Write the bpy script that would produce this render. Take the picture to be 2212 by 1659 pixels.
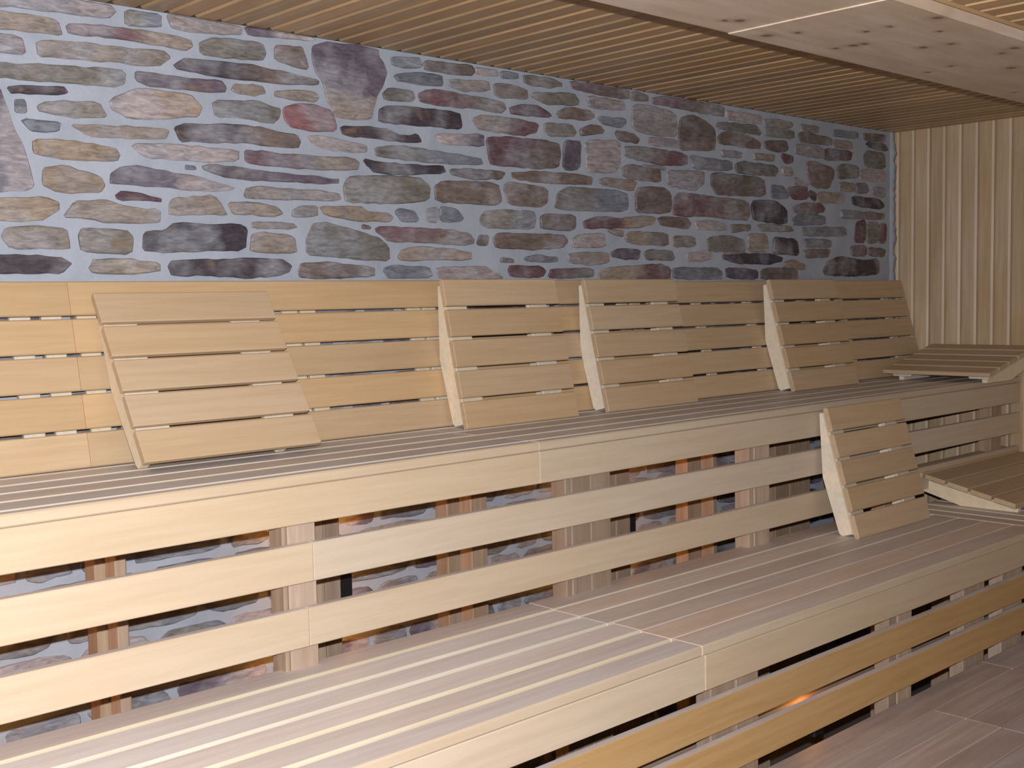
import bpy, math, random
from mathutils import Vector, Matrix
for o in list(bpy.data.objects): bpy.data.objects.remove(o)
random.seed(7)
SC = bpy.context.scene; COL = SC.collection

# ------------------------------------------------------------------ camera
F_PX, YAW, PITCH, ROLL = 2531.44, math.radians(43.2191), math.radians(4.13907), math.radians(1.06799)
CAM = Vector((0, 0, 1.733))
fw = Vector((math.sin(YAW)*math.cos(PITCH), math.cos(YAW)*math.cos(PITCH), -math.sin(PITCH)))
rt = Vector((math.cos(YAW), -math.sin(YAW), 0)); dn = fw.cross(rt)
rt, dn = math.cos(ROLL)*rt + math.sin(ROLL)*dn, -math.sin(ROLL)*rt + math.cos(ROLL)*dn
cd = bpy.data.cameras.new('camera'); cam = bpy.data.objects.new('camera', cd); COL.objects.link(cam)
cd.sensor_fit = 'HORIZONTAL'; cd.sensor_width = 36; cd.lens = 36*F_PX/2212; cd.clip_start = .02
M = Matrix((rt, -dn, -fw)).transposed().to_4x4(); M.translation = CAM
cam.matrix_world = M; SC.camera = cam

# ------------------------------------------------------------------ world, flash, exposure
w = bpy.data.worlds.new('world'); SC.world = w; w.use_nodes = True
w.node_tree.nodes['Background'].inputs[0].default_value = (.6, .55, .5, 1)
w.node_tree.nodes['Background'].inputs[1].default_value = .02
ld = bpy.data.lights.new('camera_flash', 'SPOT'); ld.energy = 455; ld.color = (.985, .985, .995)
ld.spot_size = math.radians(120); ld.spot_blend = .55; ld.shadow_soft_size = .008
fl = bpy.data.objects.new('camera_flash', ld); COL.objects.link(fl)
FM = M.copy(); FM.translation = CAM - dn*.065 + fw*.01; fl.matrix_world = FM
rl = bpy.data.lights.new('warm_fill_light', 'POINT'); rl.energy = 3.5; rl.color = (1, .62, .30); rl.shadow_soft_size = .12  # unseen fill light, added to warm the tone at the far right
ro = bpy.data.objects.new('warm_fill_light', rl); COL.objects.link(ro); ro.location = (4.3, -1.0, 1.95)
vs = SC.view_settings; vs.view_transform = 'Standard'; vs.look = 'None'; vs.gamma = 1; vs.use_curve_mapping = False
vs.exposure = 0.0
SC.cycles.max_bounces = 6; SC.cycles.diffuse_bounces = 4; SC.cycles.glossy_bounces = 2

# ------------------------------------------------------------------ helpers
def link(o, parent=None):
    COL.objects.link(o)
    if parent: o.parent = parent
    return o
def thing(name, label, cat, mat=None, group=None):
    o = bpy.data.objects.new(name, None); COL.objects.link(o); o.empty_display_size = .1
    o['label'] = label; o['category'] = cat
    if group: o['group'] = group
    if mat is not None: o.matrix_world = mat
    return o
def mesh_obj(name, me, parent=None, mat=None):
    o = bpy.data.objects.new(name, me); link(o, parent)
    if mat is not None: o.matrix_basis = mat
    return o
_cache = {}
def plank_mesh(L, W, T, b, mats, top=None, bw=None):
    """board along local X, width on Y, thickness on Z, chamfered along its length; top: slot of the upper face"""
    key = (round(L, 4), round(W, 4), round(T, 4), b, tuple(m.name for m in mats), top, bw)
    if key in _cache: return _cache[key]
    h, t = W/2, T/2; e = min(b, .0012)
    a = bw or b
    prof = [(-h+a, t), (h-a, t), (h, t-b), (h, -t+b), (h-a, -t), (-h+a, -t), (-h, -t+b), (-h, t-b)]
    v = []; f = []
    for x, s in ((-L/2, 1), (-L/2+e, 0), (L/2-e, 0), (L/2, 1)):
        for y, z in prof: v.append((x, y - s*e*(1 if y > 0 else -1), z - s*e*(1 if z > 0 else -1)))
    mi = []
    for r in range(3):
        for i in range(8):
            j = (i+1) % 8; f.append((r*8+i, r*8+8+i, r*8+8+j, r*8+j)); mi.append(top if (top is not None and i == 0) else 0)
    f.append(tuple(range(7, -1, -1))[::-1]); mi.append(0); f.append(tuple(range(24, 32))[::-1]); mi.append(0)
    me = bpy.data.meshes.new('plank'); me.from_pydata(v, [], f); me.update()
    for m in mats: me.materials.append(m)
    for p, k in zip(me.polygons, mi): p.material_index = k
    _cache[key] = me
    import bmesh
    bm = bmesh.new(); bm.from_mesh(me); bmesh.ops.recalc_face_normals(bm, faces=bm.faces); bm.to_mesh(me); bm.free()
    return me
RZ = Matrix.Rotation(math.pi/2, 4, 'Z'); RY = Matrix.Rotation(-math.pi/2, 4, 'Y'); RX = Matrix.Rotation(math.pi/2, 4, 'X')
def board(name, parent, x, y, z, mats, b=.003, axis='X', top=None, bw=None):
    """axis-aligned board filling the ranges x, y, z; grain along axis"""
    if not isinstance(mats, (list, tuple)): mats = [mats]
    c = Vector(((x[0]+x[1])/2, (y[0]+y[1])/2, (z[0]+z[1])/2)); d = (x[1]-x[0], y[1]-y[0], z[1]-z[0])
    if axis == 'X': me = plank_mesh(d[0], d[1], d[2], b, mats, top, bw); R = Matrix()
    elif axis == 'Y': me = plank_mesh(d[1], d[0], d[2], b, mats, top, bw); R = RZ
    else: me = plank_mesh(d[2], d[1], d[0], b, mats, top, bw); R = RY
    return mesh_obj(name, me, parent, Matrix.Translation(c) @ R)
def poly_mesh(name, v, f, mats, smooth=False):
    me = bpy.data.meshes.new(name); me.from_pydata(v, [], f); me.update()
    import bmesh
    bm = bmesh.new(); bm.from_mesh(me); bmesh.ops.recalc_face_normals(bm, faces=bm.faces); bm.to_mesh(me); bm.free()
    for m in (mats if isinstance(mats, (list, tuple)) else [mats]): me.materials.append(m)
    if smooth:
        for p in me.polygons: p.use_smooth = True
    return me
def struct(name, x, y, z, mat):
    v = [(a, b, c) for a in x for b in y for c in z]
    f = [(0, 1, 3, 2), (4, 6, 7, 5), (0, 4, 5, 1), (2, 3, 7, 6), (0, 2, 6, 4), (1, 5, 7, 3)]
    o = mesh_obj(name, poly_mesh(name, v, f, mat)); o['kind'] = 'structure'; return o

# ------------------------------------------------------------------ materials
class NT:
    def __init__(s, name):
        s.m = bpy.data.materials.new(name); s.m.use_nodes = True; s.t = s.m.node_tree; s.n = s.t.nodes
        s.b = s.n['Principled BSDF']
    def add(s, t, **k):
        n = s.n.new(t)
        for a, v in k.items(): setattr(n, a, v)
        return n
    def l(s, a, b): s.t.links.new(a, b)
    def math(s, op, a, b=None):
        n = s.add('ShaderNodeMath', operation=op)
        for i, q in enumerate((a, b)):
            if q is None: continue
            if isinstance(q, (int, float)): n.inputs[i].default_value = q
            else: s.l(q, n.inputs[i])
        return n.outputs[0]
    def noise(s, vec, scale, detail=3, rough=.55, dist=0):
        n = s.add('ShaderNodeTexNoise'); s.l(vec, n.inputs['Vector'])
        n.inputs['Scale'].default_value = scale; n.inputs['Detail'].default_value = detail
        n.inputs['Roughness'].default_value = rough; n.inputs['Distortion'].default_value = dist
        return n.outputs['Fac']
    def ramp(s, fac, *stops):
        n = s.add('ShaderNodeValToRGB'); r = n.color_ramp
        while len(r.elements) < len(stops): r.elements.new(.5)
        for e, (p, c) in zip(r.elements, stops): e.position = p; e.color = (*c, 1) if len(c) == 3 else c
        s.l(fac, n.inputs[0]); return n.outputs[0]
    def mix(s, fac, a, b, mode='MIX'):
        n = s.add('ShaderNodeMix', data_type='RGBA', blend_type=mode)
        for sock, q in ((n.inputs[0], fac), (n.inputs[6], a), (n.inputs[7], b)):
            if isinstance(q, (int, float)): sock.default_value = q
            elif isinstance(q, (tuple, list)): sock.default_value = (*q, 1)
            else: s.l(q, sock)
        return n.outputs[2]
    def rand_vec(s, scale):
        tc = s.add('ShaderNodeTexCoord'); oi = s.add('ShaderNodeObjectInfo')
        mp = s.add('ShaderNodeMapping'); mp.inputs['Scale'].default_value = scale; s.l(tc.outputs['Object'], mp.inputs['Vector'])
        cb = s.add('ShaderNodeCombineXYZ')
        s.l(s.math('MULTIPLY', oi.outputs['Random'], 37.0), cb.inputs[0]); s.l(s.math('MULTIPLY', oi.outputs['Random'], 91.0), cb.inputs[1]); s.l(s.math('MULTIPLY', oi.outputs['Random'], 53.0), cb.inputs[2])
        ad = s.add('ShaderNodeVectorMath', operation='ADD'); s.l(mp.outputs[0], ad.inputs[0]); s.l(cb.outputs[0], ad.inputs[1])
        return ad.outputs[0], oi.outputs['Random']
    def bump(s, h, st, d=.002):
        n = s.add('ShaderNodeBump'); n.inputs['Strength'].default_value = st; n.inputs['Distance'].default_value = d
        s.l(h, n.inputs['Height']); s.l(n.outputs[0], s.b.inputs['Normal'])
def sc3(c, k): return tuple(min(1, a*k) for a in c)
def wood(name, base, dark, vary=.16, rough=.5, streak=.5, blotch=.3, spec=.35, warm=(1.0, .93, .8)):
    m = NT(name); v, rnd = m.rand_vec((1.3, 26, 26)); v2, _ = m.rand_vec((1.6, 5, 5))
    g = m.noise(v, 2.2, 4, .6, .35)
    c = m.ramp(g, (.5-.25*streak-.05, dark), (.5+.2*streak, base))
    bl = m.noise(v2, 1.6, 3, .5)
    c = m.mix(m.ramp(bl, (.42, (0, 0, 0)), (.75, (blotch,)*3)), c, tuple(a*b for a, b in zip(dark, warm)))
    # tint of each board
    r2 = m.math('FRACT', m.math('MULTIPLY', rnd, 7.31))
    c = m.mix(1.0, c, m.ramp(rnd, (0, (1-vary,)*3), (1, (1+vary*.4,)*3)), 'MULTIPLY')
    c = m.mix(r2, c, m.mix(1.0, c, warm, 'MULTIPLY'))
    m.l(c, m.b.inputs['Base Color']); m.b.inputs['Roughness'].default_value = rough
    m.b.inputs['Specular IOR Level'].default_value = spec
    m.bump(g, .12, .0015)
    return m.m
W_PALE = wood('pale_aspen_wood', (.505, .38, .265), (.455, .33, .215), .08, .5, .6, .25, .3)
W_BACK = wood('honey_aspen_wood', (.50, .368, .243), (.445, .315, .193), .09, .5, .6, .25, .3)
W_FASC = wood('creamy_aspen_wood', (.535, .447, .357), (.49, .398, .303), .07, .5, .5, .25, .3)
W_WORN = wood('worn_grey_seat_wood', (.69, .65, .655), (.57, .515, .505), .12, .5, .8, .4, .4, (1.0, .93, .88))
W_WORN2 = wood('browner_seat_wood', (.69, .61, .575), (.57, .48, .435), .14, .5, .8, .55, .4, (1.0, .9, .8))
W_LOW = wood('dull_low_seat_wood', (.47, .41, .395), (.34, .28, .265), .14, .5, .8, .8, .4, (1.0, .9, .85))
W_EDGE = wood('fresh_edge_wood', (.59, .545, .475), (.54, .485, .415), .05, .5, .5, .2, .3)
W_OLD = wood('golden_riser_wood', (.50, .33, .165), (.43, .27, .12), .1, .5, .6, .3, .3)
W_POST = wood('rough_post_wood', (.44, .345, .275), (.29, .205, .155), .3, .65, .9, .5, .25)
W_PLATE = wood('bleached_plate_wood', (.72, .65, .55), (.66, .58, .47), .05, .5, .4, .2, .3)
W_CEIL = wood('brown_ceiling_plank', (.47, .325, .195), (.35, .23, .125), .22, .42, .8, .6, .4)
W_WALL = wood('knotty_wall_plank', (.54, .425, .305), (.42, .30, .195), .14, .45, .8, .8, .4)
W_ROOM = wood('room_wood', (.45, .33, .2), (.36, .25, .14), .1, .5)
def simple(name, col, rough=.6, emit=None, st=0):
    m = NT(name); m.b.inputs['Base Color'].default_value = (*col, 1); m.b.inputs['Roughness'].default_value = rough
    if emit: m.b.inputs['Emission Color'].default_value = (*emit, 1); m.b.inputs['Emission Strength'].default_value = st
    return m.m
M_BLACK = simple('black_lamp_metal', (.008, .008, .01), .5)
M_GLOW = simple('warm_lamp_glow', (.8, .5, .2), .5, (1, .40, .07), 170)
M_GLOW2 = simple('dim_warm_lamp_glow', (.8, .5, .2), .5, (1, .40, .07), 30)
M_FLOOR = simple('dark_floor_tile', (.12, .11, .11), .6)
def mortar():
    m = NT('blue_grey_mortar'); tc = m.add('ShaderNodeTexCoord')
    n = m.noise(tc.outputs['Object'], 9, 4); n2 = m.noise(tc.outputs['Object'], 90, 3)
    c = m.ramp(n, (.3, (.285, .315, .375)), (.7, (.355, .385, .45)))
    m.l(c, m.b.inputs['Base Color']); m.b.inputs['Roughness'].default_value = .85; m.bump(n2, .35, .004); return m.m
M_MORTAR = mortar()
PAL = dict(g=(.185, .172, .16), t=(.275, .235, .215), b=(.17, .135, .126), d=(.066, .053, .068), p=(.12, .098, .135), m=(.15, .085, .10),
           r=(.29, .135, .145), k=(.345, .30, .315), s=(.185, .198, .24), o=(.295, .232, .183))
_sm = {}
def stone_mat(code):
    if code in _sm: return _sm[code]
    m = NT('stone_' + code); v, rnd = m.rand_vec((5, 14, 14)); v2, _ = m.rand_vec((9, 60, 60)); v3, _ = m.rand_vec((70, 70, 70))
    a = PAL[code[0]]; b = PAL[code[-1]] if len(code) > 1 else sc3(a, .72)
    n = m.noise(v, 1.0, 4, .6, .3); st = m.noise(v2, 1.0, 3, .6)
    if len(code) > 1:
        tc = m.add('ShaderNodeTexCoord'); sp = m.add('ShaderNodeSeparateXYZ'); m.l(tc.outputs['Generated'], sp.inputs[0])
        ax = m.math('SUBTRACT', 1.0, sp.outputs[2]) if code == 'pt' else sp.outputs[0]
        fac = m.math('ADD', m.math('MULTIPLY', m.math('SUBTRACT', ax, .5), 2.2), m.math('MULTIPLY', m.math('SUBTRACT', n, .5), 2.0))
        c = m.ramp(m.math('ADD', fac, .5), (.3 if code != 'pt' else .75, a), (.75 if code != 'pt' else 1.0, b))
    else: c = m.ramp(n, (.35, b), (.62, a))
    c = m.mix(m.ramp(st, (.45, (0, 0, 0)), (.75, (.45,)*3)), c, sc3(a, .6))
    big = m.noise(v3, .13, 2)
    c = m.mix(m.ramp(big, (.46, (0, 0, 0)), (.68, (.6,)*3)), c, (.29, .295, .335))
    v4, _ = m.rand_vec((22, 85, 85)); fine = m.noise(v4, 1.0, 5, .72, .8)
    c = m.mix(1.0, c, m.ramp(fine, (.32, (.58,)*3), (.68, (1.36,)*3)), 'MULTIPLY')
    if code[0] in 'dbpg':
        ru, _ = m.rand_vec((11, 17, 17)); rn = m.noise(ru, 1.3, 3, .6, .6)
        c = m.mix(m.ramp(rn, (.6, (0, 0, 0)), (.74, (.6,)*3)), c, (.21, .135, .085))
    c = m.mix(1.0, c, m.ramp(rnd, (0, (.86, .88, .9)), (1, (1.14, 1.1, 1.06))), 'MULTIPLY')
    m.l(c, m.b.inputs['Base Color'])
    sp2 = m.noise(v3, 1.6, 2)
    m.l(m.ramp(sp2, (.55, (.62,)*3), (.72, (.28,)*3)), m.b.inputs['Roughness'])
    m.b.inputs['Specular IOR Level'].default_value = .4
    m.bump(m.math('ADD', st, m.math('MULTIPLY', fine, .8)), .6, .004)
    _sm[code] = m.m; return m.m
STONES = """
k|1014,2492 1239,2530 1266,2482 1328,2483 1343,2468 1321,2450 1177,2444 1012,2438
t|1021,2427 1053,2429 1185,2430 1196,2417 1201,2390 1133,2390 1019,2385
mt|1211,2417 1265,2426 1338,2431 1448,2434 1543,2426 1549,2415 1528,2396 1479,2399 1367,2402 1301,2402 1218,2398
gs|1363,2477 1463,2480 1462,2452 1445,2445 1363,2440
k|1479,2480 1500,2488 1633,2485 1700,2481 1696,2462 1632,2453 1490,2447
pk|1706,2485 1760,2485 1834,2483 1935,2483 1913,2473 1846,2472 1716,2461
k|1029,2373 1077,2377 1106,2369 1110,2335 1048,2332 1027,2331
t|1136,2371 1246,2383 1366,2381 1462,2388 1484,2375 1460,2353 1422,2344 1334,2344 1215,2336 1138,2335
g|1569,2426 1615,2443 1744,2447 1762,2440 1767,2423 1757,2399 1629,2394 1571,2395
b|1797,2444 1854,2449 1885,2454 1899,2428 1906,2394 1863,2395 1799,2406
pt|1924,2460 1960,2476 2067,2482 2155,2483 2160,2454 2174,2442 2185,2416 2170,2380 2143,2342 2128,2293 2119,2275 2051,2267 2001,2268 1983,2296 1967,2315 1956,2363 1929,2393 1921,2430
g|1031,2305 1047,2308 1186,2318 1349,2328 1361,2314 1354,2290 1325,2283 1184,2277 1045,2273 1030,2278
db|1491,2357 1528,2379 1615,2381 1742,2383 1860,2374 1939,2365 1935,2354 1823,2345 1712,2342 1629,2341 1543,2345 1496,2351
p|1384,2327 1427,2329 1493,2326 1628,2329 1643,2316 1638,2300 1524,2297 1458,2296 1420,2295 1384,2308
t|1666,2326 1718,2330 1756,2330 1764,2313 1739,2304 1682,2304 1659,2309
t|1795,2323 1924,2334 1939,2321 1931,2307 1859,2304 1793,2308
d|1063,2254 1085,2258 1197,2268 1207,2255 1200,2250 1075,2239
pk|981,2241 1044,2251 1058,2209 1077,2157 1094,2117 1107,2076 1118,2021 1093,2013 1032,2006 969,2002
s|1078,2225 1108,2228 1107,2197 1079,2196
o|1134,2216 1153,2230 1270,2241 1293,2232 1311,2205 1237,2196 1137,2203
ko|1312,2245 1330,2258 1394,2286 1537,2285 1567,2258 1561,2231 1488,2220 1374,2206 1353,2212 1317,2228
g|1598,2275 1738,2290 1782,2279 1811,2272 1804,2250 1784,2232 1743,2234 1708,2240 1606,2235
r|1820,2277 1866,2292 1922,2297 1985,2284 1995,2237 1983,2227 1896,2222 1841,2228 1822,2245
s|1092,2182 1179,2182 1187,2177 1179,2162 1149,2154 1113,2156
t|1210,2179 1281,2183 1453,2191 1470,2186 1460,2164 1266,2152 1242,2161
db|1487,2197 1520,2207 1650,2217 1735,2217 1781,2212 1863,2206 1872,2188 1865,2170 1779,2168 1705,2172 1565,2164 1501,2161
o|1117,2135 1206,2142 1325,2130 1336,2116 1329,2096 1256,2093 1146,2097 1116,2106
k|1363,2143 1485,2152 1674,2150 1673,2121 1550,2111 1402,2113
mt|1693,2151 1733,2152 1816,2148 2056,2154 2074,2139 2066,2121 1931,2115 1814,2114 1710,2116 1694,2122
k|1899,2205 1935,2212 2099,2194 2104,2177 2056,2171 1973,2174 1911,2187
d|2013,2242 2101,2251 2188,2247 2232,2232 2297,2242 2311,2224 2299,2218 2173,2218 2017,2219
d|2152,2302 2177,2317 2222,2323 2470,2325 2476,2282 2462,2275 2278,2272 2151,2268
g|2169,2356 2192,2370 2281,2374 2295,2355 2280,2341 2174,2336
mg|2304,2363 2328,2379 2375,2388 2570,2379 2657,2373 2669,2354 2646,2342 2519,2346 2420,2341 2312,2345
s|2211,2412 2306,2430 2400,2434 2403,2406 2375,2398 2230,2399
s|2202,2466 2304,2474 2318,2457 2312,2446 2205,2441
b|2331,2465 2353,2472 2523,2477 2538,2464 2522,2446 2330,2443
k|2542,2475 2635,2477 2639,2460 2542,2456
t|2423,2422 2597,2437 2603,2409 2485,2396 2432,2405
b|2619,2430 2681,2435 2768,2429 2776,2400 2649,2393 2621,2403
s|2651,2473 2726,2477 2726,2461 2655,2456
g|2754,2475 2899,2479 2946,2465 2875,2447 2758,2451
mb|2981,2480 3132,2481 3286,2481 3286,2452 3124,2450 2992,2459
b|3299,2479 3393,2476 3390,2455 3301,2451
g|2791,2421 3001,2440 3021,2410 2979,2400 2852,2393 2791,2412
k|3062,2437 3263,2436 3270,2410 3070,2402
mg|3422,2465 3486,2479 3660,2479 3854,2475 3854,2442 3577,2448 3421,2452
k|3303,2422 3342,2436 3557,2427 3567,2341 3420,2333 3307,2345
b|3582,2407 3650,2424 3731,2412 3796,2383 3805,2341 3795,2306 3603,2292 3572,2300
m|2692,2363 2743,2378 2827,2379 2885,2356 2869,2349 2696,2343
b|2909,2363 2960,2388 3070,2388 3101,2373 3069,2357 2918,2353
s|3113,2371 3262,2375 3269,2364 3241,2346 3144,2349
tm|2524,2311 2568,2327 2679,2325 2729,2325 2817,2319 2810,2293 2749,2278 2636,2278 2543,2282
g|2850,2324 2977,2329 3000,2308 2988,2295 2867,2288 2850,2304
b|3024,2318 3069,2336 3127,2337 3153,2321 3028,2299
b|3208,2327 3302,2327 3343,2308 3335,2297 3227,2302
k|3390,2320 3561,2322 3561,2299 3390,2298
mb|2584,2252 2619,2262 2820,2267 2921,2264 2927,2225 2910,2183 2818,2173 2633,2172 2596,2178
p|2944,2267 2967,2276 3030,2276 3021,2181 2939,2177
k|3049,2282 3227,2296 3233,2210 3200,2180 3056,2178
bm|3260,2277 3340,2283 3614,2273 3614,2235 3453,2228 3259,2244
s|3634,2269 3774,2266 3914,2265 3914,2235 3657,2227
kp|2361,2247 2566,2264 2569,2227 2394,2224
gs|2129,2190 2231,2204 2554,2187 2564,2170 2415,2162 2141,2166
d|2089,2153 2140,2150 2274,2147 2392,2151 2405,2134 2228,2117 2130,2120 2106,2137
b|2424,2143 2514,2151 2664,2150 2646,2129 2513,2120 2433,2129
dp|1560,2096 1585,2107 1731,2098 1814,2095 1999,2090 1999,2078 1813,2073 1701,2073 1618,2077
s|1512,2098 1542,2098 1542,2089 1515,2088
o|1138,2068 1192,2081 1285,2055 1293,2034 1283,2017 1212,2012 1172,2014 1135,2032
pk|1307,2062 1338,2084 1386,2090 1548,2070 1656,2047 1644,2039 1540,2034 1447,2040 1308,2041
m|1319,2015 1336,2025 1383,2022 1443,2009 1443,2002 1322,2001
o|1010,1991 1032,1994 1142,2000 1173,1989 1173,1969 1126,1942 1029,1938 1008,1939
t|1180,1953 1211,1993 1289,2000 1334,1987 1435,1979 1435,1949 1394,1943 1286,1942 1257,1950
t|1463,1992 1473,2010 1598,2027 1632,1977 1614,1974 1464,1969
t|1636,2009 1698,2010 1735,2011 1790,1999 1805,1983 1772,1975 1697,1979 1649,1979
tk|1691,2045 1729,2056 1848,2052 1929,2055 2001,2047 2006,2034 1968,2027 1728,2023 1685,2026
g|2015,2065 2032,2096 2096,2106 2296,2111 2339,2086 2336,2046 2225,2030 2022,2026
b|2362,2087 2391,2107 2629,2112 2642,2052 2613,2043 2364,2043
b|2658,2104 2677,2117 2841,2111 2863,2094 2858,2058 2824,2043 2671,2046
gs|2908,2093 2963,2117 3270,2114 3274,2054 3223,2045 2893,2038
b|3319,2106 3337,2133 3476,2141 3517,2123 3516,2058 3475,2048 3318,2046
b|2691,2150 2818,2160 3039,2161 3082,2152 3077,2134 2817,2126 2695,2136
o|3118,2146 3150,2159 3325,2156 3303,2121 3145,2138
b|3243,2199 3282,2213 3458,2206 3466,2162 3309,2165 3248,2175
k|3502,2205 3723,2215 3723,2172 3664,2142 3507,2153
b|3774,2205 3798,2214 4131,2211 4144,2143 3957,2136 3806,2136 3776,2166
mb|3533,2094 3573,2124 3773,2119 4014,2111 4020,2055 4000,2039 3772,2046 3569,2041 3530,2048
d|4042,2091 4062,2117 4221,2120 4297,2090 4297,2031 4055,2041
t|1837,1994 1868,2009 1923,2010 1922,1981 1839,1978
o|1931,2009 2073,2014 2101,1998 2180,1996 2195,1983 2179,1974 2050,1973 1948,1988
s|2201,2004 2223,2016 2280,2007 2292,1979 2229,1977
s|2326,2016 2369,2023 2368,1979 2325,1980
s|2379,2026 2451,2021 2478,1992 2460,1982 2381,1982
gs|2549,1995 2570,2018 2671,2028 2791,2024 2803,2006 2789,1970 2587,1966 2553,1977
b|2823,2009 2852,2020 2996,2019 2995,1979 2960,1969 2827,1971
mo|3031,1998 3116,2018 3222,2015 3336,2026 3428,2029 3415,2006 3306,1988 3043,1980
b|3445,2026 3620,2032 3645,2013 3625,1993 3463,2004
k|3669,2021 3772,2024 3872,2011 3871,1996 3683,1993
t|1705,1958 1836,1958 1854,1948 1838,1944 1707,1942
t|1704,1923 1751,1930 1845,1922 1849,1873 1700,1875
g|1885,1920 1905,1958 1958,1963 2134,1926 2175,1898 2175,1857 2088,1859 1962,1867 1883,1873
mb|2125,1949 2144,1957 2409,1954 2498,1944 2523,1920 2481,1906 2385,1913 2177,1916
b|2548,1943 2584,1939 2579,1909 2533,1910
t|1031,1901 1044,1923 1111,1930 1190,1924 1196,1899 1194,1875 1052,1875
g|1218,1911 1231,1928 1346,1926 1363,1909 1357,1866 1222,1869
d|1389,1921 1450,1928 1477,1947 1666,1950 1689,1941 1685,1881 1506,1874 1430,1871 1385,1876
b|2604,1929 2627,1949 2765,1949 2930,1950 2950,1933 2929,1909 2764,1900 2616,1905
t|2208,1867 2226,1889 2313,1900 2506,1886 2505,1863 2220,1858
k|2969,1930 3011,1952 3142,1962 3146,1916 2980,1910
o|3157,1975 3244,1971 3244,1954 3196,1961
ob|3254,1951 3288,1970 3498,1969 3503,1927 3305,1930 3267,1938
g|3534,1961 3662,1957 3668,1928 3534,1922
g|3747,1957 3881,1969 3993,1953 3993,1912 3753,1910
t|4019,1980 4143,1979 4157,1914 4019,1912
d|4200,1961 4214,1969 4370,1961 4384,1901 4310,1906 4193,1905
g|3896,2012 4036,2016 4032,2001 3905,1988
t|4084,2021 4321,2018 4342,2003 4117,1999
s|4339,2050 4392,2072 4585,2070 4593,2040 4346,2029
m|4346,2103 4431,2121 4563,2122 4593,2101 4507,2080 4363,2081
b|4446,2292 4493,2303 4664,2284 4664,2253 4623,2200 4529,2199 4467,2218
m|4294,2179 4445,2191 4460,2146 4346,2141
s|4181,2185 4276,2186 4318,2143 4188,2137
g|3929,2251 3967,2268 4195,2268 4239,2254 4208,2229 3948,2228
b|3820,2358 3860,2378 4009,2377 4106,2353 4106,2334 3826,2335
g|3808,2402 3820,2412 4070,2421 4113,2399 4099,2392 3820,2393
k|3873,2462 4022,2462 4113,2459 4106,2436 3959,2434 3878,2437
t|4133,2455 4325,2459 4343,2449 4312,2436 4146,2430
g|4139,2414 4166,2422 4346,2422 4346,2397 4146,2392
t|4399,2452 4544,2454 4537,2438 4406,2429
g|4385,2415 4428,2423 4649,2413 4649,2390 4406,2386
b|4132,2362 4298,2377 4311,2345 4246,2331 4145,2341
k|4364,2365 4428,2373 4577,2365 4577,2327 4364,2332
m|4592,2366 4820,2368 4804,2336 4592,2322
t|4656,2409 4819,2411 4819,2387 4672,2384
s|4656,2452 4863,2456 4863,2438 4664,2432
b|4920,2457 5115,2464 5107,2442 4928,2437
p|4940,2421 5116,2421 5133,2399 4973,2406
g|4920,2358 4957,2382 5099,2379 5112,2316 4941,2315
g|4695,2285 4745,2307 4864,2304 4880,2265 4706,2247
k|4896,2294 5108,2298 5109,2257 4896,2250
t|4714,2223 4844,2226 4844,2195 4722,2193
m|4856,2224 4933,2231 4958,2196 4856,2191
t|5008,2215 5109,2220 5109,2184 5016,2184
d|4820,2166 5054,2164 5101,2138 5054,2127 4926,2131 4829,2139
t|4529,2171 4746,2175 4746,2142 4552,2134
d|4467,2176 4515,2168 4522,2141 4482,2151
s|4722,2100 4914,2099 4914,2078 4730,2075
b|4930,2103 5110,2097 5102,2080 4938,2078
m|4861,2051 4938,2066 4931,1966 4845,1968
g|4955,2053 5055,2056 5039,1968 4955,1966
m|5076,2051 5119,2048 5115,1969 5064,1968
m|4806,1938 4943,1944 4943,1908 4822,1907
b|4968,1936 5111,1932 5103,1906 4976,1909
d|4585,1834 4623,1869 4708,1893 4915,1876 5056,1886 5065,1823 4822,1814 4601,1820
d|3837,1887 3886,1895 4160,1899 4258,1884 4251,1874 4160,1862 3945,1864
o|4272,1863 4356,1875 4438,1852 4431,1842 4265,1851
b|4110,1829 4160,1841 4377,1834 4384,1800 4109,1800
p|3867,1840 4005,1836 4083,1829 4080,1800 3873,1804
s|3533,1838 3809,1839 3839,1825 3839,1799 3532,1803
om|3112,1812 3139,1836 3448,1853 3508,1838 3507,1798 3111,1798
mg|2856,1805 2873,1832 3059,1836 3090,1826 3085,1808 2957,1805
m|2670,1831 2679,1842 2828,1840 2843,1826 2827,1808 2678,1808
s|2739,1869 2811,1880 2908,1870 2907,1861 2763,1860
t|2958,1885 3041,1890 3160,1891 3167,1860 3059,1851 2958,1858
p|3180,1891 3220,1907 3334,1905 3333,1875 3248,1874 3185,1882
g|3362,1894 3389,1906 3520,1903 3544,1873 3378,1872
k|3618,1897 3759,1906 3776,1883 3693,1868 3618,1874
b|2638,1868 2692,1865 2692,1856 2637,1856
d|998,1856 1025,1859 1107,1861 1170,1856 1204,1841 1174,1817 1105,1816 997,1816
t|1242,1833 1258,1852 1343,1853 1432,1843 1431,1822 1341,1814 1250,1817
d|1455,1838 1466,1850 1721,1858 1797,1857 1831,1840 1818,1820 1783,1810 1690,1805 1607,1808 1573,1812 1464,1810
b|1854,1827 1862,1847 1962,1849 2118,1835 2118,1810 1920,1802 1853,1807
s|2152,1831 2198,1841 2330,1836 2342,1807 2174,1802
k|2362,1836 2555,1840 2644,1807 2607,1801 2370,1801
m|2079,1959 2108,1955 2104,1949 2082,1951
m|4253,2320 4343,2316 4343,2297 4287,2289
k|4259,2262 4342,2262 4342,2238 4266,2238
t|4057,2306 4209,2309 4202,2293 4063,2290
k|3835,2303 3977,2306 3970,2289 3840,2285
s|4427,1966 4650,1966 4642,1941 4434,1940
b|4420,1920 4634,1925 4612,1898 4445,1892
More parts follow.
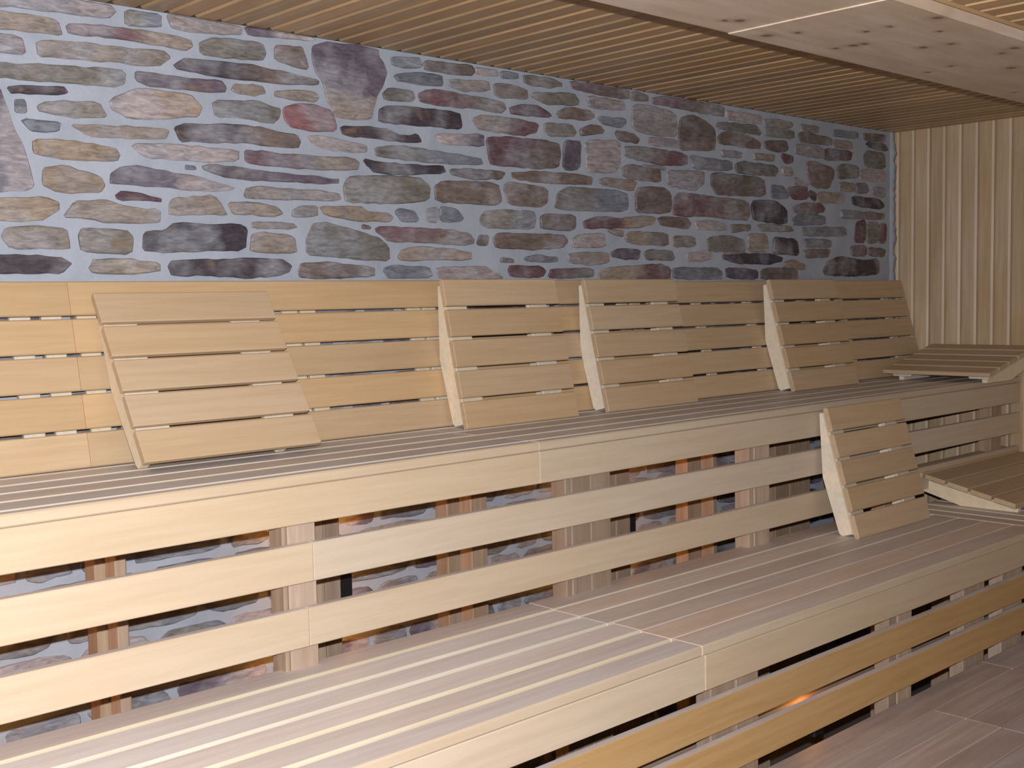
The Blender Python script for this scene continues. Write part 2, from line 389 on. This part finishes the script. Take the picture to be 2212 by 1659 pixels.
s|4409,2015 4766,2025 4774,1994 4420,1987
k|4356,2227 4456,2205 4449,2197 4349,2200
t|3831,1902 3993,1904 3993,1898 3837,1898
k|3354,2218 3488,2216 3483,2209 3360,2212
"""

# ------------------------------------------------------------------ room shell
XL, XR, YB, YF, ZC, ZN = -1.25, 5.187, 2.85, -1.4, 2.487, 2.345
floor = struct('floor', (XL-.1, XR+.1), (YF-.1, YB+.1), (-.08, 0), M_FLOOR)
wall_back = struct('wall_back', (XL-.1, XR+.1), (YB, YB+.12), (0, ZC-.0005), M_MORTAR)
wall_right = struct('wall_right', (XR+.016, XR+.1), (YF-.1, YB), (0, ZC+.1), W_WALL)
wall_left = struct('wall_left', (XL-.1, XL), (YF-.1, YB), (0, ZC+.1), W_ROOM)
wall_front = struct('wall_front', (XL, XR+.016), (YF-.1, YF), (0, ZC+.1), W_ROOM)
ceiling = struct('ceiling', (XL-.1, XR+.1), (YF-.1, YB+.12), (ZC+.016, ZC+.1), W_CEIL)
# ceiling planks run from the stone wall to the beam, and on a lower level beyond it
PC = .0758
x = XR; i = 0
while x > XL:
    a, b = x-PC+.010, x
    board('plank', ceiling, (a, b), (1.55, YB), (ZC, ZC+.015), W_CEIL, .005, 'Y')
    board('plank', ceiling, (a+.02, b+.02) if i else (a+.02, b), (YF, 1.215), (ZN, ZN+.015), W_CEIL, .005, 'Y')
    x -= PC; i += 1
# vertical planks of the right wall
PW = .0766
y0 = 2.818
ys = [YB] + [y0 - PW*k for k in range(54)]
for a, b in zip(ys[1:], ys[:-1]):
    board('plank', wall_right, (XR, XR+.015), (a+.0012, b-.0006), (0.0, ZC), W_WALL, .0045, 'Z', bw=.010)

# ------------------------------------------------------------------ the stone wall
def chaikin(p, k=.25):
    q = []
    for i in range(len(p)):
        a, b = Vector(p[i]), Vector(p[(i+1) % len(p)]); q += [a.lerp(b, k), a.lerp(b, 1-k)]
    return q
def stone_geo(pts, rng, proud):
    """flat-faced block with a chipped rim standing slightly out of the mortar"""
    n = len(pts); xs_ = [p.x for p in pts]; zs_ = [p.y for p in pts]
    c = Vector(((max(xs_)+min(xs_))/2, (max(zs_)+min(zs_))/2)); hw, hh = (max(xs_)-min(xs_))/2, (max(zs_)-min(zs_))/2
    tx, tz = rng.uniform(-.003, .003), rng.uniform(-.002, .002)
    def ring(ins, y0, jit):
        kx, kz = 1-min(.45, ins/hw), 1-min(.45, ins/hh)
        return [((p.x-c.x)*kx+c.x+rng.uniform(-jit, jit), y0+tx*(p.x-c.x)/hw+tz*(p.y-c.y)/hh+(rng.uniform(-jit, jit)*.6 if jit else 0), (p.y-c.y)*kz+c.y+rng.uniform(-jit, jit)) for p in pts]
    v = [(p.x, .005, p.y) for p in pts] + ring(.0004, -proud*.5, .0008) + ring(.0035, -proud, .0007)
    f = []
    for r in range(2):
        for i in range(n):
            j = (i+1) % n; f.append((r*n+i, r*n+j, r*n+n+j, r*n+n+i))
    f.append(tuple(range(2*n, 3*n)))
    return v, f
def rough_outline(p, rng, grow):
    p = chaikin([Vector(q) for q in p], .13)
    q = []
    for i, a in enumerate(p):
        b_ = p[(i+1) % len(p)]; k = max(1, int((b_-a).length/.022))
        for s_ in range(k): q.append(a.lerp(b_, s_/k))
    n = len(q); c = sum(q, Vector((0, 0)))/n; out = []
    area = sum(q[i].x*q[(i+1) % n].y-q[(i+1) % n].x*q[i].y for i in range(n))
    for i in range(n):
        e = q[(i+1) % n]-q[i-1]; nn = Vector((e.y, -e.x))*(1 if area > 0 else -1)
        if nn.length: nn.normalize()
        out.append(q[i]+nn*(grow+rng.uniform(-.0022, .0018)))
    return out
def add_stone(pts, code, rng, grow=None):
    cx_ = sum(q[0] for q in pts)/len(pts)
    p = rough_outline(pts, rng, .0015+.0017*max(0, cx_-1.2) if grow is None else grow)
    p = [Vector((min(q.x, XR-.002), min(q.y, ZC-.001))) for q in p]
    c = sum(p, Vector((0, 0)))/len(p)
    v, f = stone_geo([q-c for q in p], rng, rng.uniform(.004, .009))
    me = poly_mesh('stone', v, f, stone_mat(code))
    return mesh_obj('stone', me, wall_back, Matrix.Translation((c.x, YB, c.y)))
rng = random.Random(3)
for line in STONES.strip().split('\n'):
    code, p = line.split('|')
    pts = [tuple(int(k)/1000 for k in q.split(',')) for q in p.split()]
    pts = [(min(max(a, XL), XR-.004), min(b, ZC-.002)) for a, b in pts]
    add_stone(pts, code, rng)
def rand_poly(x0, x1, z0, z1, rng):
    h = z1-z0; w = x1-x0; q = min(.03, w*.2)
    j = lambda s: rng.uniform(-s, s)
    return [(x0+rng.uniform(0, q*.5), z0+h*.1+j(.004)), (x0+w*.3, z0+j(.005)), (x0+w*.7, z0+j(.005)), (x1-rng.uniform(0, q), z0+h*.12),
            (x1-rng.uniform(0, q*.4), z0+h*.6), (x1-q*rng.uniform(.3, 1), z1-h*.06), (x0+w*.65, z1+j(.005)), (x0+w*.3, z1+j(.005)), (x0+q*rng.uniform(.2, 1), z1-h*.06), (x0+j(.004), z0+h*.55)]
def rows(x0, x1, z0, z1, rng):
    z = z0
    while z < z1-.03:
        h = min(rng.uniform(.05, .095), z1-z); xx = x0 - rng.uniform(0, .1)
        while xx < x1:
            wd = rng.uniform(.1, .3)
            yield (max(xx, x0), min(xx+wd, x1), z, z+h-.018)
            xx += wd+.02
        z += h
for a, b, c, d in rows(.72, 4.3, .62, 1.13, rng):
    if b-a > .05 and d-c > .015: add_stone(rand_poly(a, b, c, d, rng), rng.choice(['k', 's', 't', 'gs', 'pk', 'k', 's', 'kp', 'g']), rng)
# stones hidden behind the backrests, under the benches and beyond the left of the view, joined
V = []; FF = []; MI = []; mats = ['g', 't', 'b', 'd', 'k', 's', 'p']
XW = XL+.006
for box in ((.72, 5.17, 1.15, 1.78), (XW, .70, .0, 2.47), (.72, 5.17, .05, .60), (4.32, 5.17, .62, 1.13)):
    for a, b, c, d in rows(*box, rng):
        if b-a < .05 or d-c < .015: continue
        p = rough_outline(rand_poly(a, b, c, d, rng), rng, 0)
        v, f = stone_geo(p, rng, rng.uniform(.006, .011)); k = len(V)
        V += v; FF += [tuple(i+k for i in q) for q in f]; MI += [rng.randrange(len(mats))]*len(f)
me = poly_mesh('stone_field', V, FF, [stone_mat(c) for c in mats])
for p, k in zip(me.polygons, MI): p.material_index = k
so = mesh_obj('stone_field', me, wall_back, Matrix.Translation((0, YB, 0))); so['kind'] = 'stuff'
# ragged mortar lip where the masonry meets the plank wall
v = []; f = []
N = 60
for k in range(N+1):
    z = 1.3 + (ZC-1.3)*k/N; a = rng.uniform(.008, .026)
    v += [(XR-.001, YB-a, z), (XR-.012-a*.4, YB-.004-rng.uniform(0, .006), z), (XR-.03, YB+.004, z), (XR+.004, YB+.004, z)]
    if k:
        q = 4*k
        f += [(q-4, q-3, q+1, q), (q-3, q-2, q+2, q+1), (q-1, q-4, q, q+3)]
mesh_obj('mortar_lip', poly_mesh('mortar_lip', v, f, M_MORTAR, True), wall_back)

# ------------------------------------------------------------------ ceiling beam
def beam_mat():
    m = NT('knotty_beam_wood'); tc = m.add('ShaderNodeTexCoord')
    mp = m.add('ShaderNodeMapping'); mp.inputs['Scale'].default_value = (1.2, 9, 9); m.l(tc.outputs['Object'], mp.inputs[0])
    n = m.noise(mp.outputs[0], 2.5, 4, .6, .5); n2 = m.noise(tc.outputs['Object'], 3, 3)
    c = m.ramp(n, (.35, (.48, .365, .285)), (.65, (.58, .48, .40)))
    c = m.mix(m.ramp(n2, (.45, (0, 0, 0)), (.75, (.6,)*3)), c, (.45, .32, .2))
    nv = m.add('ShaderNodeTexNoise'); nv.inputs['Scale'].default_value = 22; m.l(tc.outputs['Object'], nv.inputs['Vector'])
    wv = m.add('ShaderNodeVectorMath', operation='MULTIPLY_ADD'); m.l(nv.outputs['Color'], wv.inputs[0]); wv.inputs[1].default_value = (.02, .012, 0); m.l(tc.outputs['Object'], wv.inputs[2])
    for i, (kx, ky) in enumerate(KNOTS):
        s = m.add('ShaderNodeVectorMath', operation='SUBTRACT'); m.l(wv.outputs[0], s.inputs[0]); s.inputs[1].default_value = (kx+.01, ky+.006, 0)
        q = m.add('ShaderNodeVectorMath', operation='MULTIPLY'); m.l(s.outputs[0], q.inputs[0])
        k = 1 if i % 3 else .7; q.inputs[1].default_value = (k, k*1.25, 0)
        le = m.add('ShaderNodeVectorMath', operation='LENGTH'); m.l(q.outputs[0], le.inputs[0])
        c = m.mix(m.ramp(le.outputs['Value'], (.006, (.85,)*3), (.012, (.22,)*3), (.03, (0, 0, 0))), c, (.10, .045, .035))
    m.l(c, m.b.inputs['Base Color']); m.b.inputs['Roughness'].default_value = .42; m.bump(n, .1, .002)
    return m.m
KNOTS = [(2.273, 1.558), (2.301, 1.496), (2.085, 1.536), (2.111, 1.515), (2.413, 1.393), (2.518, 1.532), (2.523, 1.489), (2.528, 1.462), (2.545, 1.283), (2.682, 1.395), (2.694, 1.331), (2.901, 1.304), (2.864, 1.256), (2.985, 1.54), (2.956, 1.462), (3.108, 1.372), (3.498, 1.533), (2.409, 1.333), (2.417, 1.225), (3.9, 1.4), (4.3, 1.3), (1.7, 1.4)]
M_BEAM = beam_mat()
beam = thing('ceiling_beam', 'broad knotty pale wooden beam casing running under the plank ceiling', 'beam', Matrix.Translation((0, 0, 0)))
def beam_board(name, x, y, z, b):
    v = [(x[0], y[0]+b, z[0]), (x[0], y[1]-b, z[0]), (x[0], y[1], z[0]+b), (x[0], y[1], z[1]), (x[0], y[0], z[1]), (x[0], y[0], z[0]+b)]
    v += [(x[1], a[1], a[2]) for a in v]
    f = [(0, 1, 2, 3, 4, 5), (6, 7, 8, 9, 10, 11)] + [(i, (i+1) % 6, 6+(i+1) % 6, 6+i) for i in range(6)]
    return mesh_obj(name, poly_mesh(name, v, f, M_BEAM), beam)
beam_board('soffit_board', (XL, 2.189), (1.20, 1.61), (2.317, 2.337), .008)
beam_board('soffit_board', (2.190, XR), (1.20, 1.61), (2.3145, 2.3345), .008)
board('side_board', beam, (XL, XR), (1.592, 1.610), (2.337, ZC), W_CEIL, .002)
board('side_board', beam, (XL, XR), (1.200, 1.218), (2.337, ZC), W_CEIL, .002)

# ------------------------------------------------------------------ benches
def bench_top(par, xs, edges, z, gap=.013, th=.026):
    for (a, b) in xs:
        for k, (y0, y1) in enumerate(zip(edges[:-1], edges[1:])):
            e = rng.uniform(-.004, .004) if b < 5 else 0
            board('seat_board', par, (a, b+e-.0025), (y0, y1-gap), (z-th, z), [W_FASC if k == 0 else W_EDGE, W_WORN], .0035, 'X', top=1)
def rails(par, name, segs, y, th, z, mat):
    for a, b in segs: board(name, par, (a, b-.0012), (y, y+th), z, [mat, W_WORN], .002, top=1)
XE = XR-.003; XS = XL+.02
up = thing('sauna_bench', 'topmost slatted bench tier in front of the stone wall, carrying most of the headrests', 'bench', group='tiers of the sauna benches')
UE = [2.229, 2.274, 2.381, 2.488, 2.595, 2.70, 2.80]
bench_top(up, ((XS, 2.19), (2.19, XE)), UE, 1.35)
rails(up, 'fascia_board', ((XS, 2.194), (2.194, XE)), 2.2305, .022, (1.236, 1.323), W_FASC)
rails(up, 'riser_slat', ((XS, 1.466), (1.466, XE)), 2.229, .022, (1.102, 1.191), W_FASC)
rails(up, 'riser_slat', ((XS, 1.45), (1.45, XE)), 2.229, .022, (.954, 1.043), W_FASC)
for a, b in ((.48, .57), (1.40, 1.412), (1.414, 1.489), (2.312, 2.336), (2.337, 2.413), (2.415, 2.50), (3.175, 3.205), (3.206, 3.295), (4.05, 4.15), (4.95, 5.05)):
    board('post', up, (a, b), (2.2525, 2.31), (0, 1.322), W_POST, .003, 'Z')
for a, b, y0 in ((.55, .63, 2.64), (1.158, 1.209, 2.70), (1.182, 1.211, 2.64), (1.734, 1.77, 2.64), (1.771, 1.823, 2.64), (2.257, 2.353, 2.70), (2.301, 2.367, 2.64), (2.916, 2.955, 2.64), (2.956, 3.03, 2.64), (3.42, 3.575, 2.70), (3.496, 3.522, 2.64), (3.90, 4.0, 2.64), (4.001, 4.15, 2.64), (4.7, 4.8, 2.64)):
    board('post', up, (a, b), (y0, y0+.058), (0, 1.322), W_POST, .003, 'Z')
for a in (.5, 1.41, 2.34, 3.2, 4.07, 4.96): board('crossbar', up, (a, a+.045), (2.312, 2.80), (1.25, 1.322), W_POST, .003, 'Y')

mid = thing('sauna_bench', 'middle bench tier with wide worn grey seat boards and golden boards below its edge', 'bench', group='tiers of the sauna benches')
ME_ = [1.694, 1.786, 1.888, 1.99, 2.09, 2.19, 2.294]
for k, (y0, y1) in enumerate(zip(ME_[:-1], ME_[1:])):
    j = 2.196 + rng.uniform(-.01, .01)
    we = W_FASC if k == 0 else W_EDGE; gp = (.002, .002, .005, .0065, .0065, .006)[k]
    board('seat_board', mid, (XS, j-.003), (y0, y1-.013), (.874, .9), [we, W_WORN], .004, 'X', top=1)
    board('seat_board', mid, (j, 4.11+rng.uniform(-.006, .006)), (y0, y1-gp), (.874, .9), [we if k in (0, 3, 4, 5) else W_WORN2, W_WORN2], .003 if k != 1 else .0015, 'X', top=1)
rails(mid, 'fascia_board', ((XS, 2.208), (2.213, 4.09)), 1.6955, .022, (.786, .8735), W_FASC)
rails(mid, 'riser_slat', ((XS, 4.09),), 1.694, .022, (.672, .756), W_OLD)
rails(mid, 'riser_slat', ((XS, 4.09),), 1.694, .022, (.558, .646), W_OLD)
for a, b in ((.4, .5), (1.25, 1.35), (2.26, 2.36), (2.365, 2.46), (3.115, 3.165), (3.166, 3.255), (3.59, 3.74), (3.87, 4.03)):
    board('post', mid, (a, b), (1.7175, 1.765), (0, .873), W_POST, .003, 'Z')
board('ledger', mid, (XS, 4.05), (1.83, 1.87), (.49, .615), W_POST, .003)

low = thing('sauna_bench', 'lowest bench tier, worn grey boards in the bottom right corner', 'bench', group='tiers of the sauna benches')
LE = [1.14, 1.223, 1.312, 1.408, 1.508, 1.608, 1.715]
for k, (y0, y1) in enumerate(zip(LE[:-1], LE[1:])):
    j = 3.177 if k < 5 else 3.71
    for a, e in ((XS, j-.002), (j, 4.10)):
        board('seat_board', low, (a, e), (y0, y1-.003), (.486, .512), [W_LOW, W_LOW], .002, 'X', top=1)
rails(low, 'fascia_board', ((XS, 2.2), (2.2, 4.10)), 1.1415, .022, (.398, .4855), W_FASC)
rails(low, 'riser_slat', ((XS, 4.10),), 1.14, .022, (.26, .35), W_OLD)
for a in (.4, 1.3, 2.3, 3.2, 3.98):
    board('post', low, (a, a+.09), (1.1635, 1.21), (0, .485), W_POST, .003, 'Z')
    board('post', low, (a, a+.09), (1.60, 1.66), (0, .485), W_POST, .003, 'Z')

ret = thing('corner_bench', 'short corner bench with boards running along the plank wall at the right edge', 'bench')
xs = [4.118, 4.21, 4.307, 4.405, 4.503, 4.60, 4.70, 4.80, 4.90, 5.0, 5.1, 5.187]
for a, b in zip(xs[:-1], xs[1:]):
    board('seat_board', ret, (a, b-.012), (.9, 2.222), (.874, .9), [W_EDGE, W_WORN2], .0035, 'Y', top=1)
board('fascia_board', ret, (4.119, 4.141), (.9, 1.66), (.786, .8735), W_FASC, .003, 'Y')
for yy in (.95, 1.6, 2.12):
    for xx in (4.3, 5.05): board('post', ret, (xx, xx+.07), (yy, yy+.07), (0, .873), W_POST, .003, 'Z')

# ------------------------------------------------------------------ backrest panels leaning on the stone wall
def lean(x0, yb, zb, th):
    s, c = math.sin(th), math.cos(th)
    R = Matrix(((1, 0, 0), (0, s, -c), (0, c, s))).to_4x4(); R.translation = (x0, yb, zb); return R
def slat_set(par, x0, x1, L, n, gap, th, mat):
    w_ = (L - gap*(n-1))/n
    for k in range(n):
        y0 = k*(w_+gap)
        o = board('slat', par, (x0, x1), (y0, y0+w_), (-th, 0), mat, .003)
def backrest(x0, x1, label, bats, yb=2.708):
    R = lean(x0, yb, 1.353, math.atan2(2.801-yb, .443))
    t = thing('backrest_panel', label, 'backrest', R, 'backrest panels along the stone wall')
    slat_set(t, 0, x1-x0, .453, 5, .0085, .018, W_BACK)
    for a in bats: board('batten', t, (a, a+.05), (.012, .44), (-.034, -.0185), W_EDGE, .002, 'Y')
    return t
backrest(-.05, 1.1655, 'leftmost slatted wooden backrest panel, cut by the left edge of the photo', (.1, .55, 1.075, 1.15))
backrest(1.166, 2.36, 'slatted backrest panel behind the leftmost headrest', (.02, .10, .60, .66, 1.04, 1.1))
backrest(2.363, 3.30, 'slatted backrest panel behind the second and third headrests', (.02, .4, .62, .80, .87))
backrest(3.303, 5.18, 'long slatted backrest panel reaching into the corner by the plank wall', (.02, .28, .61, 1.0, 1.3, 1.7), 2.678)

# ------------------------------------------------------------------ headrests
HW, HL = .48, .457
def headrest(R, label, wdt=HW):
    t = thing('headrest', label, 'headrest', R, 'movable slatted headrests')
    slat_set(t, 0, wdt, HL, 5, .011, .018, W_PALE)
    for a in (.012, wdt-.125):
        board('batten', t, (a, a+.085), (.015, HL-.012), (-.031, -.0185), W_EDGE, .002, 'Y')
    prof = [(.018, -.0315), (HL-.012, -.0315), (HL-.012, -.046), (HL*.5, -.094), (.03, -.084), (.018, -.076)]
    for a in (.018, wdt-.09):
        v = [(a, p, q) for p, q in prof] + [(a+.022, p, q) for p, q in prof]; n = len(prof)
        f = [tuple(range(n)), tuple(range(n, 2*n))] + [(i, (i+1) % n, n+(i+1) % n, n+i) for i in range(n)]
        mesh_obj('side_plate', poly_mesh('side_plate', v, f, W_PLATE), t)
    return t
headrest(lean(1.205, 2.508, 1.378, math.radians(31.5)), 'leftmost headrest, tilted flattest, its slats raised on two feet on the top bench')
headrest(lean(2.262, 2.602, 1.352, math.radians(13)), 'second headrest from the left, leaning upright on the backrest of the top bench')
headrest(lean(2.895, 2.610, 1.352, math.radians(13.5)), 'third headrest from the left, standing on the top bench right of the second')
headrest(lean(3.948, 2.580, 1.352, math.radians(15)), 'headrest with a bright side plate leaning at the right end of the top bench')
headrest(lean(3.530, 2.054, .902, math.radians(16)), 'headrest standing upright on the middle bench against the edge of the top bench', .50)
ph = math.radians(12.3)
s, c = math.sin(ph), math.cos(ph)
R = Matrix(((0, -c, -s), (1, 0, 0), (0, -s, c))).to_4x4(); R.translation = (5.17, 2.158, 1.35+.0425+HL*s)
headrest(R, 'headrest lying on its back on the top bench in the corner by the plank wall')
R = Matrix(((-1, 0, 0), (0, -c, -s), (0, -s, c))).to_4x4(); R.translation = (5.165, 2.30, .9+.0425+HL*s)
headrest(R, 'wide headrest lying on its back on the middle bench in the right corner', .88)

# ------------------------------------------------------------------ small lamps under the benches
def lamp(x, y, z, label, hgt=.15, wd=.05, down=True, glow=None):
    t = thing('under_bench_lamp', label, 'lamp', Matrix.Translation((x, y, z)), 'warm lamps under the benches')
    board('housing', t, (0, wd), (0, .06), (0, hgt), M_BLACK, .004, 'Z')
    board('diffuser', t, (.006, wd-.006), (.006, .054), (hgt+.001, hgt+.009), glow or M_GLOW, .002)
    if down: board('diffuser', t, (.006, wd-.006), (.006, .054), (-.009, -.001), glow or M_GLOW, .002)
lamp(1.826, 2.66, .86, 'small black lamp glowing orange behind the posts below the left half of the top bench')
lamp(3.034, 2.66, .86, 'small black lamp on a post behind the boards near the middle of the top bench')
lamp(.72, 2.66, .90, 'small lamp glowing orange behind the boards at the left edge of the photo')
lamp(2.80, 1.768, .49, 'small lamp glowing orange behind the golden boards of the middle bench', .05, .05, False, M_GLOW2)
